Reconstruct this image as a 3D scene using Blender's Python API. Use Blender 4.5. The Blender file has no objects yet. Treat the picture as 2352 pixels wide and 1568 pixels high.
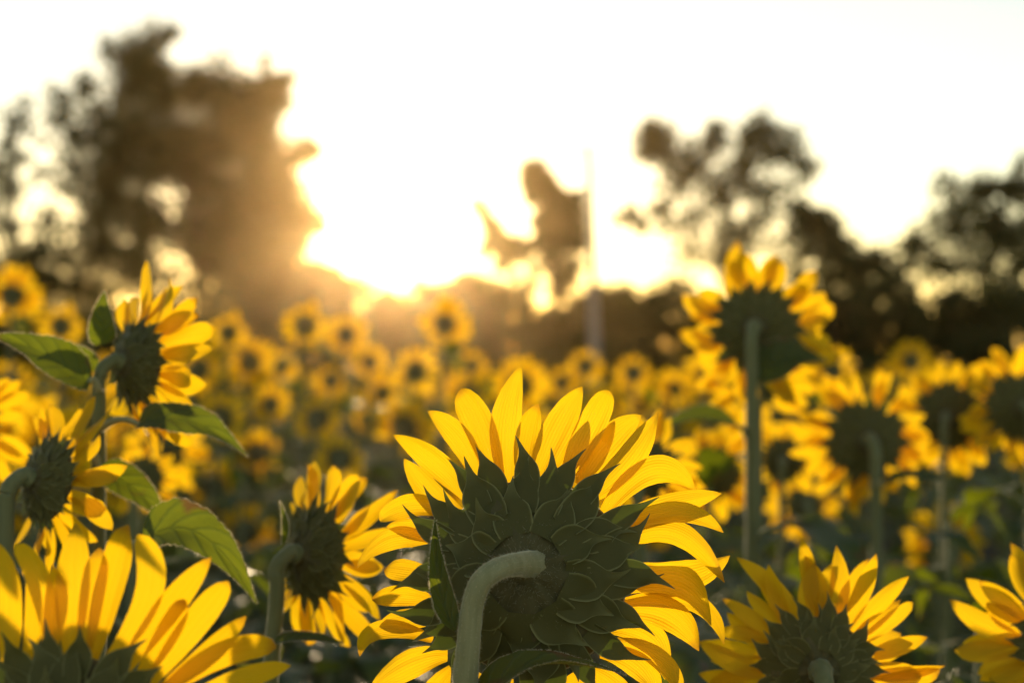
import bpy, math, random
import numpy as np
from mathutils import Vector, Matrix

rng = np.random.default_rng(11)
R_ = math.radians
scene = bpy.context.scene
COL = scene.collection

# ------------------------------------------------------------------ camera, sky, sun, exposure
CAM_Z = 1.75
FPX = 3267.0                      # focal length in pixels of a 2352 px wide frame (50 mm on 36 mm)
HORIZON = 800.0
cam_data = bpy.data.cameras.new('camera')
cam = bpy.data.objects.new('camera', cam_data)
COL.objects.link(cam)
cam.location = (0, 0, CAM_Z)
cam.rotation_euler = (R_(90) + math.atan(16 / FPX), 0, 0)
cam_data.lens = 50
cam_data.sensor_width = 36
cam_data.clip_start = 0.05
cam_data.clip_end = 2000
cam_data.dof.use_dof = True
cam_data.dof.focus_distance = 1.125
cam_data.dof.aperture_fstop = 3.5
scene.camera = cam

SUN_EL, SUN_AZ = R_(4.7), R_(-4.9)
world = bpy.data.worlds.new('World')
scene.world = world
world.use_nodes = True
wn = world.node_tree
bg = wn.nodes['Background']
sky = wn.nodes.new('ShaderNodeTexSky')
sky.sky_type = 'NISHITA'
sky.sun_disc = False
sky.sun_elevation = SUN_EL
sky.sun_rotation = SUN_AZ
sky.altitude = 0
sky.air_density = 0.85
sky.dust_density = 0.15
sky.ozone_density = 0.0
bg.inputs['Strength'].default_value = 0.062
wn.links.new(sky.outputs['Color'], bg.inputs['Color'])

sun_data = bpy.data.lights.new('sun', 'SUN')
sun_data.energy = 2.0
sun_data.angle = R_(0.5)
sun_data.color = (1.0, 0.75, 0.45)
sun = bpy.data.objects.new('sun', sun_data)
COL.objects.link(sun)
S = Vector((math.sin(SUN_AZ) * math.cos(SUN_EL), math.cos(SUN_AZ) * math.cos(SUN_EL), math.sin(SUN_EL)))
sun.rotation_euler = (-S).to_track_quat('-Z', 'Y').to_euler()
sun.location = S * 60

scene.view_settings.view_transform = 'Standard'
scene.view_settings.look = 'None'
scene.view_settings.gamma = 1.0
scene.view_settings.use_curve_mapping = False
scene.view_settings.exposure = 1.98
HAZE_DENSITY = 0.00025
HAZE_G = 0.93

scene.render.engine = 'CYCLES'
cy = scene.cycles
cy.use_denoising = True
cy.max_bounces = 7
cy.diffuse_bounces = 4
cy.glossy_bounces = 2
cy.transmission_bounces = 4
cy.volume_bounces = 0
cy.transparent_max_bounces = 4
cy.sample_clamp_indirect = 6.0
cy.use_light_tree = False


def P(px, py, d):
    """A point of the photograph (2352 px wide) at depth d in metres."""
    return np.array([(px - 1176.0) / FPX * d, d, CAM_Z + (HORIZON - py) / FPX * d])


# ------------------------------------------------------------------ materials
def new_mat(name):
    m = bpy.data.materials.new(name)
    m.use_nodes = True
    nt = m.node_tree
    for n in list(nt.nodes):
        nt.nodes.remove(n)
    out = nt.nodes.new('ShaderNodeOutputMaterial')
    return m, nt, out


def N(nt, t, **kw):
    n = nt.nodes.new(t)
    for k, v in kw.items():
        setattr(n, k, v)
    return n


def math_node(nt, op, a, b=None, c=None):
    n = N(nt, 'ShaderNodeMath', operation=op)
    for i, v in enumerate((a, b, c)):
        if v is None:
            continue
        if isinstance(v, (int, float)):
            n.inputs[i].default_value = v
        else:
            nt.links.new(v, n.inputs[i])
    return n.outputs[0]


def mix_col(nt, fac, a, b, blend='MIX'):
    n = N(nt, 'ShaderNodeMix', data_type='RGBA', blend_type=blend)
    for sock, v in ((n.inputs[0], fac), (n.inputs[6], a), (n.inputs[7], b)):
        if isinstance(v, (int, float)):
            sock.default_value = v
        elif isinstance(v, tuple):
            sock.default_value = (*v, 1)
        else:
            nt.links.new(v, sock)
    return n.outputs[2]


def noise(nt, scale, detail=3, vec=None):
    n = N(nt, 'ShaderNodeTexNoise')
    n.inputs['Scale'].default_value = scale
    n.inputs['Detail'].default_value = detail
    if vec is not None:
        nt.links.new(vec, n.inputs['Vector'])
    return n.outputs['Fac']


def translucent_mat(name, refl, refl2, trans, trans2, fac, rough=0.55, spec=0.25, sheen=0.0, veins=None, bump=0.25):
    """refl/trans: colours; second colour reached by noise; veins: 'petal' or 'leaf'."""
    m, nt, out = new_mat(name)
    tc = N(nt, 'ShaderNodeTexCoord')
    oi = N(nt, 'ShaderNodeObjectInfo')
    uv = N(nt, 'ShaderNodeSeparateXYZ')
    nt.links.new(tc.outputs['UV'], uv.inputs[0])
    nz = noise(nt, 55, 4, tc.outputs['Object'])
    ramp = N(nt, 'ShaderNodeMapRange')
    ramp.inputs[1].default_value, ramp.inputs[2].default_value = 0.35, 0.68
    nt.links.new(nz, ramp.inputs[0])
    f = ramp.outputs[0]
    height = nz
    if veins == 'petal':
        # fine lengthwise ribs, and a warmer foot to every petal
        wob = math_node(nt, 'MULTIPLY', nz, 0.35)
        a = math_node(nt, 'MULTIPLY_ADD', uv.outputs[0], 62.0, wob)
        rib = math_node(nt, 'SINE', a)
        a2 = math_node(nt, 'MULTIPLY_ADD', uv.outputs[0], 23.0, 1.3)
        rib2 = math_node(nt, 'SINE', a2)
        ribs = math_node(nt, 'MULTIPLY_ADD', rib2, 0.8, rib)
        ribf = math_node(nt, 'MULTIPLY_ADD', ribs, 0.20, 0.5)
        foot = N(nt, 'ShaderNodeMapRange')
        foot.inputs[1].default_value, foot.inputs[2].default_value = 0.42, 0.0
        nt.links.new(uv.outputs[1], foot.inputs[0])
        f = math_node(nt, 'ADD', math_node(nt, 'MULTIPLY', foot.outputs[0], 0.45), math_node(nt, 'MULTIPLY', ribf, 0.5))
        rnd = math_node(nt, 'MULTIPLY_ADD', oi.outputs['Random'], 0.4, -0.2)
        f = N(nt, 'ShaderNodeClamp').outputs[0] if False else math_node(nt, 'ADD', f, rnd)
        cl = N(nt, 'ShaderNodeClamp')
        nt.links.new(f, cl.inputs[0])
        f = cl.outputs[0]
        height = ribs
        tipm = N(nt, 'ShaderNodeMapRange')
        tipm.inputs[1].default_value, tipm.inputs[2].default_value = 0.90, 1.0
        nt.links.new(math_node(nt, 'ADD', uv.outputs[1], math_node(nt, 'MULTIPLY_ADD', nz, 0.10, math_node(nt, 'MULTIPLY_ADD', oi.outputs['Random'], 0.09, -0.10))), tipm.inputs[0])
        tip_f = math_node(nt, 'MULTIPLY', tipm.outputs[0], 0.75)
    elif veins == 'leaf':
        # side veins run forward from the midrib
        ax = math_node(nt, 'ABSOLUTE', math_node(nt, 'SUBTRACT', uv.outputs[0], 0.5))
        s = math_node(nt, 'MULTIPLY_ADD', ax, -17.0, math_node(nt, 'MULTIPLY', uv.outputs[1], 34.0))
        s = math_node(nt, 'ADD', s, math_node(nt, 'MULTIPLY', nz, 1.3))
        v = math_node(nt, 'POWER', math_node(nt, 'ABSOLUTE', math_node(nt, 'SINE', math_node(nt, 'MULTIPLY', s, 0.5))), 14.0)
        mid = N(nt, 'ShaderNodeMapRange')
        mid.inputs[1].default_value, mid.inputs[2].default_value = 0.035, 0.0
        nt.links.new(ax, mid.inputs[0])
        vv = math_node(nt, 'MAXIMUM', v, mid.outputs[0])
        f = math_node(nt, 'MAXIMUM', math_node(nt, 'MULTIPLY', f, 0.5), vv)
        height = math_node(nt, 'ADD', vv, math_node(nt, 'MULTIPLY', nz, 0.6))
        spot = N(nt, 'ShaderNodeMapRange')
        spot.inputs[1].default_value, spot.inputs[2].default_value = 0.60, 0.70
        sv_ = math_node(nt, 'ADD', noise(nt, 26, 6, tc.outputs['Object']), math_node(nt, 'MULTIPLY', math_node(nt, 'POWER', math_node(nt, 'MULTIPLY', ax, 2.0), 10.0), 0.12))
        nt.links.new(sv_, spot.inputs[0])
    elif veins == 'bract':
        ax = math_node(nt, 'ABSOLUTE', math_node(nt, 'SUBTRACT', uv.outputs[0], 0.5))
        mg = N(nt, 'ShaderNodeMapRange')
        mg.inputs[1].default_value, mg.inputs[2].default_value = 0.44, 0.5
        nt.links.new(ax, mg.inputs[0])
        tipf = N(nt, 'ShaderNodeMapRange')
        tipf.inputs[1].default_value, tipf.inputs[2].default_value = 0.55, 1.0
        nt.links.new(uv.outputs[1], tipf.inputs[0])
        f = math_node(nt, 'MAXIMUM', mg.outputs[0], math_node(nt, 'MULTIPLY', tipf.outputs[0], 0.6))
        f = math_node(nt, 'MULTIPLY', f, math_node(nt, 'MULTIPLY_ADD', nz, 0.6, 0.65))
    rc = mix_col(nt, f, refl, refl2)
    tcx = mix_col(nt, f, trans, trans2)
    if veins == 'leaf':
        rc = mix_col(nt, spot.outputs[0], rc, (0.13, 0.085, 0.035))
        tcx = mix_col(nt, spot.outputs[0], tcx, (0.16, 0.09, 0.02))
    if veins == 'petal':
        rc = mix_col(nt, tip_f, rc, (0.30, 0.15, 0.02))
        tcx = mix_col(nt, tip_f, tcx, (0.38, 0.17, 0.01))
    bp = N(nt, 'ShaderNodeBump')
    bp.inputs['Strength'].default_value = bump
    bp.inputs['Distance'].default_value = 0.0006
    nt.links.new(height, bp.inputs['Height'])
    pb = N(nt, 'ShaderNodeBsdfPrincipled')
    pb.inputs['Roughness'].default_value = rough
    pb.inputs['Specular IOR Level'].default_value = spec
    pb.inputs['Sheen Weight'].default_value = sheen
    pb.inputs['Sheen Roughness'].default_value = 0.35
    pb.inputs['Sheen Tint'].default_value = (0.9, 0.92, 0.75, 1)
    nt.links.new(rc, pb.inputs['Base Color'])
    nt.links.new(bp.outputs[0], pb.inputs['Normal'])
    tb = N(nt, 'ShaderNodeBsdfTranslucent')
    nt.links.new(tcx, tb.inputs['Color'])
    nt.links.new(bp.outputs[0], tb.inputs['Normal'])
    mx = N(nt, 'ShaderNodeMixShader')
    mx.inputs[0].default_value = fac
    nt.links.new(pb.outputs[0], mx.inputs[1])
    nt.links.new(tb.outputs[0], mx.inputs[2])
    nt.links.new(mx.outputs[0], out.inputs['Surface'])
    return m


def plain_mat(name, c1, c2, scale, rough=0.7, spec=0.2, sheen=0.0, bump=0.4, dist=0.002, stretch=None):
    m, nt, out = new_mat(name)
    tc = N(nt, 'ShaderNodeTexCoord')
    vec = tc.outputs['Object']
    if stretch:
        mp = N(nt, 'ShaderNodeMapping')
        mp.inputs['Scale'].default_value = stretch
        nt.links.new(vec, mp.inputs[0])
        vec = mp.outputs[0]
    nz = noise(nt, scale, 5, vec)
    ramp = N(nt, 'ShaderNodeMapRange')
    ramp.inputs[1].default_value, ramp.inputs[2].default_value = 0.3, 0.7
    nt.links.new(nz, ramp.inputs[0])
    pb = N(nt, 'ShaderNodeBsdfPrincipled')
    nt.links.new(mix_col(nt, ramp.outputs[0], c1, c2), pb.inputs['Base Color'])
    pb.inputs['Roughness'].default_value = rough
    pb.inputs['Specular IOR Level'].default_value = spec
    pb.inputs['Sheen Weight'].default_value = sheen
    pb.inputs['Sheen Roughness'].default_value = 0.35
    pb.inputs['Sheen Tint'].default_value = (0.92, 0.94, 0.85, 1)
    bp = N(nt, 'ShaderNodeBump')
    bp.inputs['Strength'].default_value = bump
    bp.inputs['Distance'].default_value = dist
    nt.links.new(nz, bp.inputs['Height'])
    nt.links.new(bp.outputs[0], pb.inputs['Normal'])
    nt.links.new(pb.outputs[0], out.inputs['Surface'])
    return m


M_PETAL = translucent_mat('petal_yellow', (0.78, 0.52, 0.010), (0.72, 0.42, 0.004), (0.76, 0.50, 0.006), (0.72, 0.41, 0.003), 0.60,
                          rough=0.5, spec=0.25, veins='petal', bump=0.3)
M_BRACT = translucent_mat('bract_green', (0.094, 0.090, 0.028), (0.25, 0.25, 0.11), (0.07, 0.11, 0.008), (0.16, 0.22, 0.02), 0.20,
                          rough=0.6, spec=0.2, sheen=0.25, veins='bract', bump=0.5)
M_LEAF = translucent_mat('leaf_green', (0.050, 0.080, 0.020), (0.075, 0.105, 0.035), (0.20, 0.245, 0.005), (0.12, 0.16, 0.005), 0.42,
                         rough=0.5, spec=0.3, sheen=0.1, veins='leaf', bump=0.8)
M_BACK = plain_mat('receptacle_green', (0.072, 0.066, 0.027), (0.105, 0.094, 0.044), 60, 0.75, 0.15, 0.35, 0.5, 0.002)
M_STEM = plain_mat('stem_green', (0.22, 0.225, 0.115), (0.30, 0.30, 0.17), 160, 0.7, 0.2, 0.5, 0.5, 0.001, (1, 1, 0.12))
M_STEM_PLAIN = plain_mat('plain_stem_green', (0.115, 0.135, 0.060), (0.165, 0.18, 0.095), 110, 0.7, 0.2, 0.3, 0.6, 0.001, (1, 1, 0.12))
M_SEED = plain_mat('seed_brown', (0.035, 0.022, 0.010), (0.10, 0.06, 0.015), 260, 0.8, 0.1, 0, 0.8, 0.003)
M_HAIR = translucent_mat('plant_hair', (0.55, 0.55, 0.42), (0.5, 0.5, 0.4), (0.75, 0.68, 0.5), (0.7, 0.6, 0.45), 0.5, bump=0.0)
M_TREE = translucent_mat('tree_leaf', (0.045, 0.060, 0.018), (0.030, 0.042, 0.012), (0.10, 0.11, 0.012), (0.07, 0.08, 0.01), 0.3, bump=0.0)
M_BARK = plain_mat('bark', (0.07, 0.05, 0.035), (0.13, 0.10, 0.07), 9, 0.9, 0.1, 0, 0.8, 0.03, (1, 1, 0.2))
M_POLE = plain_mat('pole_concrete', (0.20, 0.205, 0.23), (0.28, 0.285, 0.31), 6, 0.8, 0.2, 0, 0.4, 0.006)
M_PORC = plain_mat('insulator_white', (0.62, 0.62, 0.60), (0.7, 0.7, 0.68), 20, 0.3, 0.5, 0, 0.1, 0.001)
M_SOIL = plain_mat('soil', (0.045, 0.033, 0.021), (0.085, 0.063, 0.042), 3.2, 0.95, 0.1, 0, 0.9, 0.05)
M_GRASS = translucent_mat('grass_blade', (0.06, 0.085, 0.02), (0.09, 0.095, 0.03), (0.2, 0.22, 0.02), (0.22, 0.2, 0.03), 0.35, bump=0.0)


# ------------------------------------------------------------------ mesh helpers
def mesh(name, verts, faces, mat, uv=None, smooth=True):
    me = bpy.data.meshes.new(name)
    me.from_pydata([tuple(map(float, v)) for v in verts], [], faces)
    if uv is not None:
        lay = me.uv_layers.new(name='uv')
        idx = np.zeros(len(me.loops), dtype=np.int32)
        me.loops.foreach_get('vertex_index', idx)
        lay.data.foreach_set('uv', np.asarray(uv, dtype=np.float32)[idx].ravel())
    if smooth:
        me.polygons.foreach_set('use_smooth', [True] * len(me.polygons))
    me.materials.append(mat)
    me.update()
    return me


def fast_quads(name, V, nper, mat):
    """V: (n, nper, 3) separate polygons of nper corners each."""
    n = len(V)
    me = bpy.data.meshes.new(name)
    me.vertices.add(n * nper)
    me.vertices.foreach_set('co', np.asarray(V, dtype=np.float32).ravel())
    me.loops.add(n * nper)
    me.loops.foreach_set('vertex_index', np.arange(n * nper, dtype=np.int32))
    me.polygons.add(n)
    me.polygons.foreach_set('loop_start', np.arange(0, n * nper, nper, dtype=np.int32))
    me.update(calc_edges=True)
    me.validate()
    me.materials.append(mat)
    return me


def obj(name, me, parent=None, matrix=None, loc=None):
    o = bpy.data.objects.new(name, me)
    COL.objects.link(o)
    if parent is not None:
        o.parent = parent
    if matrix is not None:
        o.matrix_basis = matrix
    if loc is not None:
        o.location = loc
    return o


def empty(name, loc, label, cat, group=None):
    o = bpy.data.objects.new(name, None)
    o.empty_display_size = 0.1
    COL.objects.link(o)
    o.location = loc
    tag(o, label, cat, group)
    return o


def tag(o, label=None, cat=None, group=None, kind=None):
    for k, v in (('label', label), ('category', cat), ('group', group), ('kind', kind)):
        if v:
            o[k] = v
    return o


def copy_tree(o, parent=None):
    c = o.copy()
    COL.objects.link(c)
    if parent is not None:
        c.parent = parent
    for ch in o.children:
        copy_tree(ch, c)
    return c


def unit(v):
    return v / (np.linalg.norm(v) + 1e-12)


def bez(ctrl, s):
    ctrl = [np.asarray(c, float) for c in ctrl]
    s = np.asarray(s)[:, None]
    if len(ctrl) == 3:
        a, b, c = ctrl
        return (1 - s) ** 2 * a + 2 * s * (1 - s) * b + s * s * c
    a, b, c, d = ctrl
    return (1 - s) ** 3 * a + 3 * s * (1 - s) ** 2 * b + 3 * s * s * (1 - s) * c + s ** 3 * d


def catmull(pts, n):
    pts = [np.asarray(p, float) for p in pts]
    pts = [2 * pts[0] - pts[1]] + pts + [2 * pts[-1] - pts[-2]]
    out = []
    for i in range(1, len(pts) - 2):
        p0, p1, p2, p3 = pts[i - 1:i + 3]
        for t in np.linspace(0, 1, n, endpoint=False):
            out.append(0.5 * (2 * p1 + (p2 - p0) * t + (2 * p0 - 5 * p1 + 4 * p2 - p3) * t * t + (3 * p1 - p0 - 3 * p2 + p3) * t ** 3))
    out.append(pts[-2])
    return np.array(out)


def tube(path, radii, nseg=10, wob=0.0):
    path = np.asarray(path, float)
    n = len(path)
    T = np.gradient(path, axis=0)
    T /= np.linalg.norm(T, axis=1)[:, None] + 1e-12
    ref = np.array([1.0, 0, 0]) if abs(T[0][0]) < 0.8 else np.array([0, 1.0, 0])
    side = unit(np.cross(T[0], ref))
    V, F = [], []
    ang = np.linspace(0, 2 * math.pi, nseg, endpoint=False)
    for i in range(n):
        side = unit(side - T[i] * np.dot(side, T[i]))
        o2 = np.cross(T[i], side)
        r = radii[i] * (1 + wob * rng.standard_normal(nseg))
        V.extend(path[i] + r[k] * (math.cos(ang[k]) * side + math.sin(ang[k]) * o2) for k in range(nseg))
    for i in range(n - 1):
        for k in range(nseg):
            a, b = i * nseg + k, i * nseg + (k + 1) % nseg
            F.append((a, b, b + nseg, a + nseg))
    F.append(tuple(range(nseg - 1, -1, -1)))
    F.append(tuple((n - 1) * nseg + k for k in range(nseg)))
    return V, F


PROF_PETAL = ([0, .1, .25, .45, .62, .78, .89, .96, 1], [.40, .58, .84, 1, .97, .76, .47, .22, .02])
PROF_BLUNT = ([0, .1, .25, .45, .65, .82, .92, .97, 1], [.40, .56, .80, .97, 1, .88, .66, .42, .12])
PROF_BRACT = ([0, .12, .28, .42, .52, .62, .72, .84, 1], [.80, .96, 1, .90, .68, .40, .23, .13, .02])
PROF_LEAF = ([0, .04, .12, .28, .48, .68, .84, .95, 1], [.12, .62, .92, 1, .86, .58, .30, .10, .01])


def ribbon(ctrl, W, prof, hint, NL=10, NW=5, cup=0.0, rib=0.0, twist=0.0, wav=0.0, jag=0.0, fold=0.0, seed=0, pucker=0.0):
    """A petal or leaf along a Bezier centre line. Returns verts, faces, uv, edge list (pos, outward dir)."""
    r = np.random.default_rng(seed + 77)
    s = np.linspace(0, 1, NL + 1) ** 0.92
    pts = bez(ctrl, s)
    T = np.gradient(pts, axis=0)
    T /= np.linalg.norm(T, axis=1)[:, None] + 1e-12
    side = unit(np.cross(T[0], hint))
    w = np.interp(s, prof[0], prof[1]) * W / 2
    q = np.linspace(-1, 1, NW + 1)
    V, UV, F, E = [], [], [], []
    ph = r.uniform(0, 6.28, 4)
    for i in range(NL + 1):
        side = unit(side - T[i] * np.dot(side, T[i]))
        tw = twist * s[i] ** 2
        nrm = np.cross(side, T[i])
        sd = math.cos(tw) * side + math.sin(tw) * nrm
        nr = np.cross(sd, T[i])
        for k, qq in enumerate(q):
            j = 1.0
            if jag and abs(qq) == 1 and 0 < i < NL:
                j += jag * (1 if i % 2 else -0.6) * r.uniform(.5, 1.3)
            off = cup * W * qq * qq + rib * W * math.cos(qq * 7.5 + ph[3] * .2) * math.sin(math.pi * min(1, s[i] + .1)) \
                + fold * W * abs(qq) + wav * W * qq * abs(qq) * math.sin(ph[0] + (2.4 + ph[1] * .35) * s[i] * 2.2 + (1.4 if qq > 0 else 0))
            off += wav * .5 * W * (1 - qq * qq) * math.sin(ph[2] + s[i] * 4.2)
            if pucker:
                off += pucker * W * math.sin(s[i] * 34 - abs(qq) * 8.5) * (abs(qq) * (1.15 - abs(qq))) * 2.4
            p = pts[i] + sd * qq * w[i] * j + nr * off * min(1, w[i] / (W * .3))
            V.append(p)
            UV.append(((qq + 1) / 2, s[i]))
            if abs(qq) == 1 and i > 0:
                E.append((p, unit(sd * qq + T[i] * .5), nr))
    for i in range(NL):
        for k in range(NW):
            a = i * (NW + 1) + k
            F.append((a, a + 1, a + NW + 2, a + NW + 1))
    return V, F, UV, E


def hairs(roots, dirs, n, length, width, seed=0, spread=.5):
    """Fine hairs: thin triangles from random points on a poly-line list of (root, direction)."""
    r = np.random.default_rng(seed)
    roots, dirs = np.asarray(roots, float), np.asarray(dirs, float)
    i = r.integers(0, len(roots), n)
    p = roots[i]
    d = dirs[i] + r.normal(0, spread, (n, 3))
    d /= np.linalg.norm(d, axis=1)[:, None]
    L = length * r.uniform(.45, 1.15, n)[:, None]
    sd = np.cross(d, r.normal(0, 1, (n, 3)))
    sd /= np.linalg.norm(sd, axis=1)[:, None] + 1e-9
    V = np.stack([p - sd * width / 2, p + sd * width / 2, p + d * L], axis=1)
    return V


def edge_hair(E, n, length, width, seed):
    r = np.random.default_rng(seed)
    left, right = E[0::2], E[1::2]
    roots, dirs = [], []
    for k in range(n):
        side = left if r.random() < .5 else right
        if len(side) < 2:
            continue
        i = r.integers(0, len(side) - 1)
        t = r.random()
        roots.append(side[i][0] * (1 - t) + side[i + 1][0] * t)
        dirs.append(side[i][1])
    return hairs(roots, dirs, len(roots), length, width, seed, .55)


# ------------------------------------------------------------------ sunflower parts (head space: X right, Y up, Z towards the back of the head)
def head_axes(yaw, pitch):
    n = np.array([math.sin(yaw) * math.cos(pitch), math.cos(yaw) * math.cos(pitch), math.sin(pitch)])
    u = unit(np.cross(n, np.array([0, 0, 1.0])))
    v = np.cross(u, n)
    return u, v, -n


def receptacle_mesh(R, mat, seed=0, rs=0.013, nseg=44, lobes=True):
    r = np.random.default_rng(seed)
    prof = [(0.0, 0.56), (rs / R * .8, 0.555), (rs / R * 1.05, 0.50), (0.20, 0.455), (0.28, 0.415), (0.38, 0.375), (0.5, 0.325), (0.62, 0.265),
            (0.74, 0.195), (0.86, 0.11), (0.95, 0.03), (0.97, -0.03), (0.93, -0.07)]
    V, F = [], []
    ph = r.uniform(0, 6.28, 5)
    for j, (rr, zz) in enumerate(prof):
        for k in range(nseg):
            a = 2 * math.pi * k / nseg
            g = (.018 * math.sin(9 * a + ph[0]) + .014 * math.sin(14 * a + ph[1] + rr * 5) + .02 * math.sin(4 * a + ph[2])) if lobes and .1 < rr < .95 else 0
            V.append((R * rr * math.cos(a), R * rr * math.sin(a), R * (zz + g * min(1, (rr - .05) * 5))))
    for j in range(len(prof) - 1):
        for k in range(nseg):
            a, b = j * nseg + k, j * nseg + (k + 1) % nseg
            F.append((a, b, b + nseg, a + nseg))
    return mesh('flower_head', V, F, mat)


def dome_z(rr):
    return float(np.interp(rr, [0.1, 0.2, 0.38, 0.5, 0.62, 0.74, 0.86, 0.95, 1.0, 1.3], [.52, .46, .38, .33, .27, .20, .12, .04, 0, -.04]))


def seed_mesh(R):
    V, F = [], []
    n = 28
    prof = [(0.93, -.06), (0.8, -.12), (0.55, -.16), (0.3, -.15), (0.06, -.13)]
    for rr, zz in prof:
        for k in range(n):
            a = 2 * math.pi * k / n
            V.append((R * rr * math.cos(a), R * rr * math.sin(a), R * zz))
    for j in range(len(prof) - 1):
        for k in range(n):
            a, b = j * n + k, j * n + (k + 1) % n
            F.append((a, a + n, b + n, b))
    F.append(tuple((len(prof) - 1) * n + k for k in range(n)))
    return mesh('seed_disc', V, F, M_SEED)


def bract_shapes(R, seed, rings=((18, .78, .58, .31), (15, .56, .62, .40), (11, .36, .54, .44)), detail=(8, 4)):
    """(n, base radius, length, width) in units of R; yields ribbon data."""
    r = np.random.default_rng(seed)
    for ri, (n, rb, ln, wd) in enumerate(rings):
        for k in range(n):
            a = 2 * math.pi * (k + .5 * ri + r.uniform(-.28, .28)) / n
            e = np.array([math.cos(a), math.sin(a), 0])
            tn = np.array([-e[1], e[0], 0])
            L = ln * r.uniform(.82, 1.2)
            lift = .035 + .012 * r.random() + .03 * (ri == 0)
            r0, r1, r2, r3 = rb, rb + L * .42, rb + L * .72, rb + L
            sway = r.uniform(-.14, .14)
            curl = r.uniform(-.02, .22) if ri else r.uniform(-.12, .12)
            c = [e * R * r0 + np.array([0, 0, R * (dome_z(r0) + .012)]),
                 e * R * r1 + np.array([0, 0, R * (dome_z(r1) + lift)]),
                 e * R * r2 + tn * R * sway * .4 + np.array([0, 0, R * (dome_z(r2) + lift)]),
                 e * R * r3 + tn * R * sway * 1.5 + np.array([0, 0, R * (dome_z(r3) + lift + curl)])]
            yield ribbon(c, R * wd * r.uniform(.88, 1.12), PROF_BRACT, np.array([0, 0, 1.0]), detail[0], detail[1],
                         cup=r.uniform(-.05, .12), fold=-.03, wav=.07, twist=r.uniform(-.4, .4), seed=int(r.integers(1e6)))


def random_petals(R, n, L, W, seed, fwd=(0.0, 0.35), curl=(-.5, .3), prof=None, detail=(9, 4), bend=.22, gaps=(), lvar=(.70, 1.15), skip=.07):
    """Petals all round the head. fwd: angle out of the head plane towards the front; gaps: arcs (deg from, to) that stay bare."""
    r = np.random.default_rng(seed)
    for k in range(n):
        a = 2 * math.pi * (k + r.uniform(-.32, .32)) / n
        deg = math.degrees(a) % 360
        if any(lo < deg < hi for lo, hi in gaps) or r.random() < skip:
            continue
        e = np.array([math.cos(a), math.sin(a), 0])
        tn = np.array([-e[1], e[0], 0])
        z = np.array([0, 0, 1.0])
        ln = L * r.uniform(*lvar)
        p0 = r.uniform(*fwd)
        p1 = p0 + r.uniform(*curl)
        b = r.normal(0, bend)
        base = e * R * .90 - z * R * (.015 + .03 * (k % 2))
        mid = base + ln * .5 * (e * math.cos(p0) - z * math.sin(p0)) + tn * ln * b * .3
        tip = mid + ln * .5 * (e * math.cos(p1) - z * math.sin(p1)) + tn * ln * b * .9
        yield ribbon([base, mid, tip], W * r.uniform(.78, 1.15), prof or (PROF_PETAL if r.random() < .75 else PROF_BLUNT), z,
                     detail[0], detail[1], cup=r.uniform(-.16, .18), rib=.012, twist=r.normal(0, .5), wav=.05, seed=int(r.integers(1e6)))


def merge(shapes):
    V, F, UV = [], [], []
    for v, f, uv, _ in shapes:
        o = len(V)
        V.extend(v)
        F.extend(tuple(i + o for i in q) for q in f)
        UV.extend(uv)
    return V, F, UV


def add_leaf(root, base, mid, tip, W, hint, seed, origin, detail=(16, 6), hair=True, petiole_from=None, fold=.10, wav=.07):
    V, F, UV, E = ribbon([base, mid, tip], W, PROF_LEAF, hint, detail[0], detail[1], cup=0, fold=fold, wav=wav, jag=.045, seed=seed, pucker=.028)
    lf = obj('leaf', mesh('leaf', np.array(V) - origin, F, M_LEAF, UV), root)
    if hair:
        hv = edge_hair(E, 1300, .0022, .00022, seed)
        h = obj('edge_hair', fast_quads('edge_hair', hv - origin, 3, M_HAIR), lf)
        tag(h, kind='stuff')
    if petiole_from is not None:
        pf = np.asarray(petiole_from)
        b = np.asarray(base)
        pm = (pf + b) / 2 + np.array([0, 0, .015])
        pv, pfc = tube(bez([pf, pm, b + (np.asarray(mid) - b) * .02], np.linspace(0, 1, 7)), np.linspace(.0042, .0028, 7), 7)
        obj('petiole', mesh('petiole', np.array(pv) - origin, pfc, M_STEM), lf)
    return lf


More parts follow.
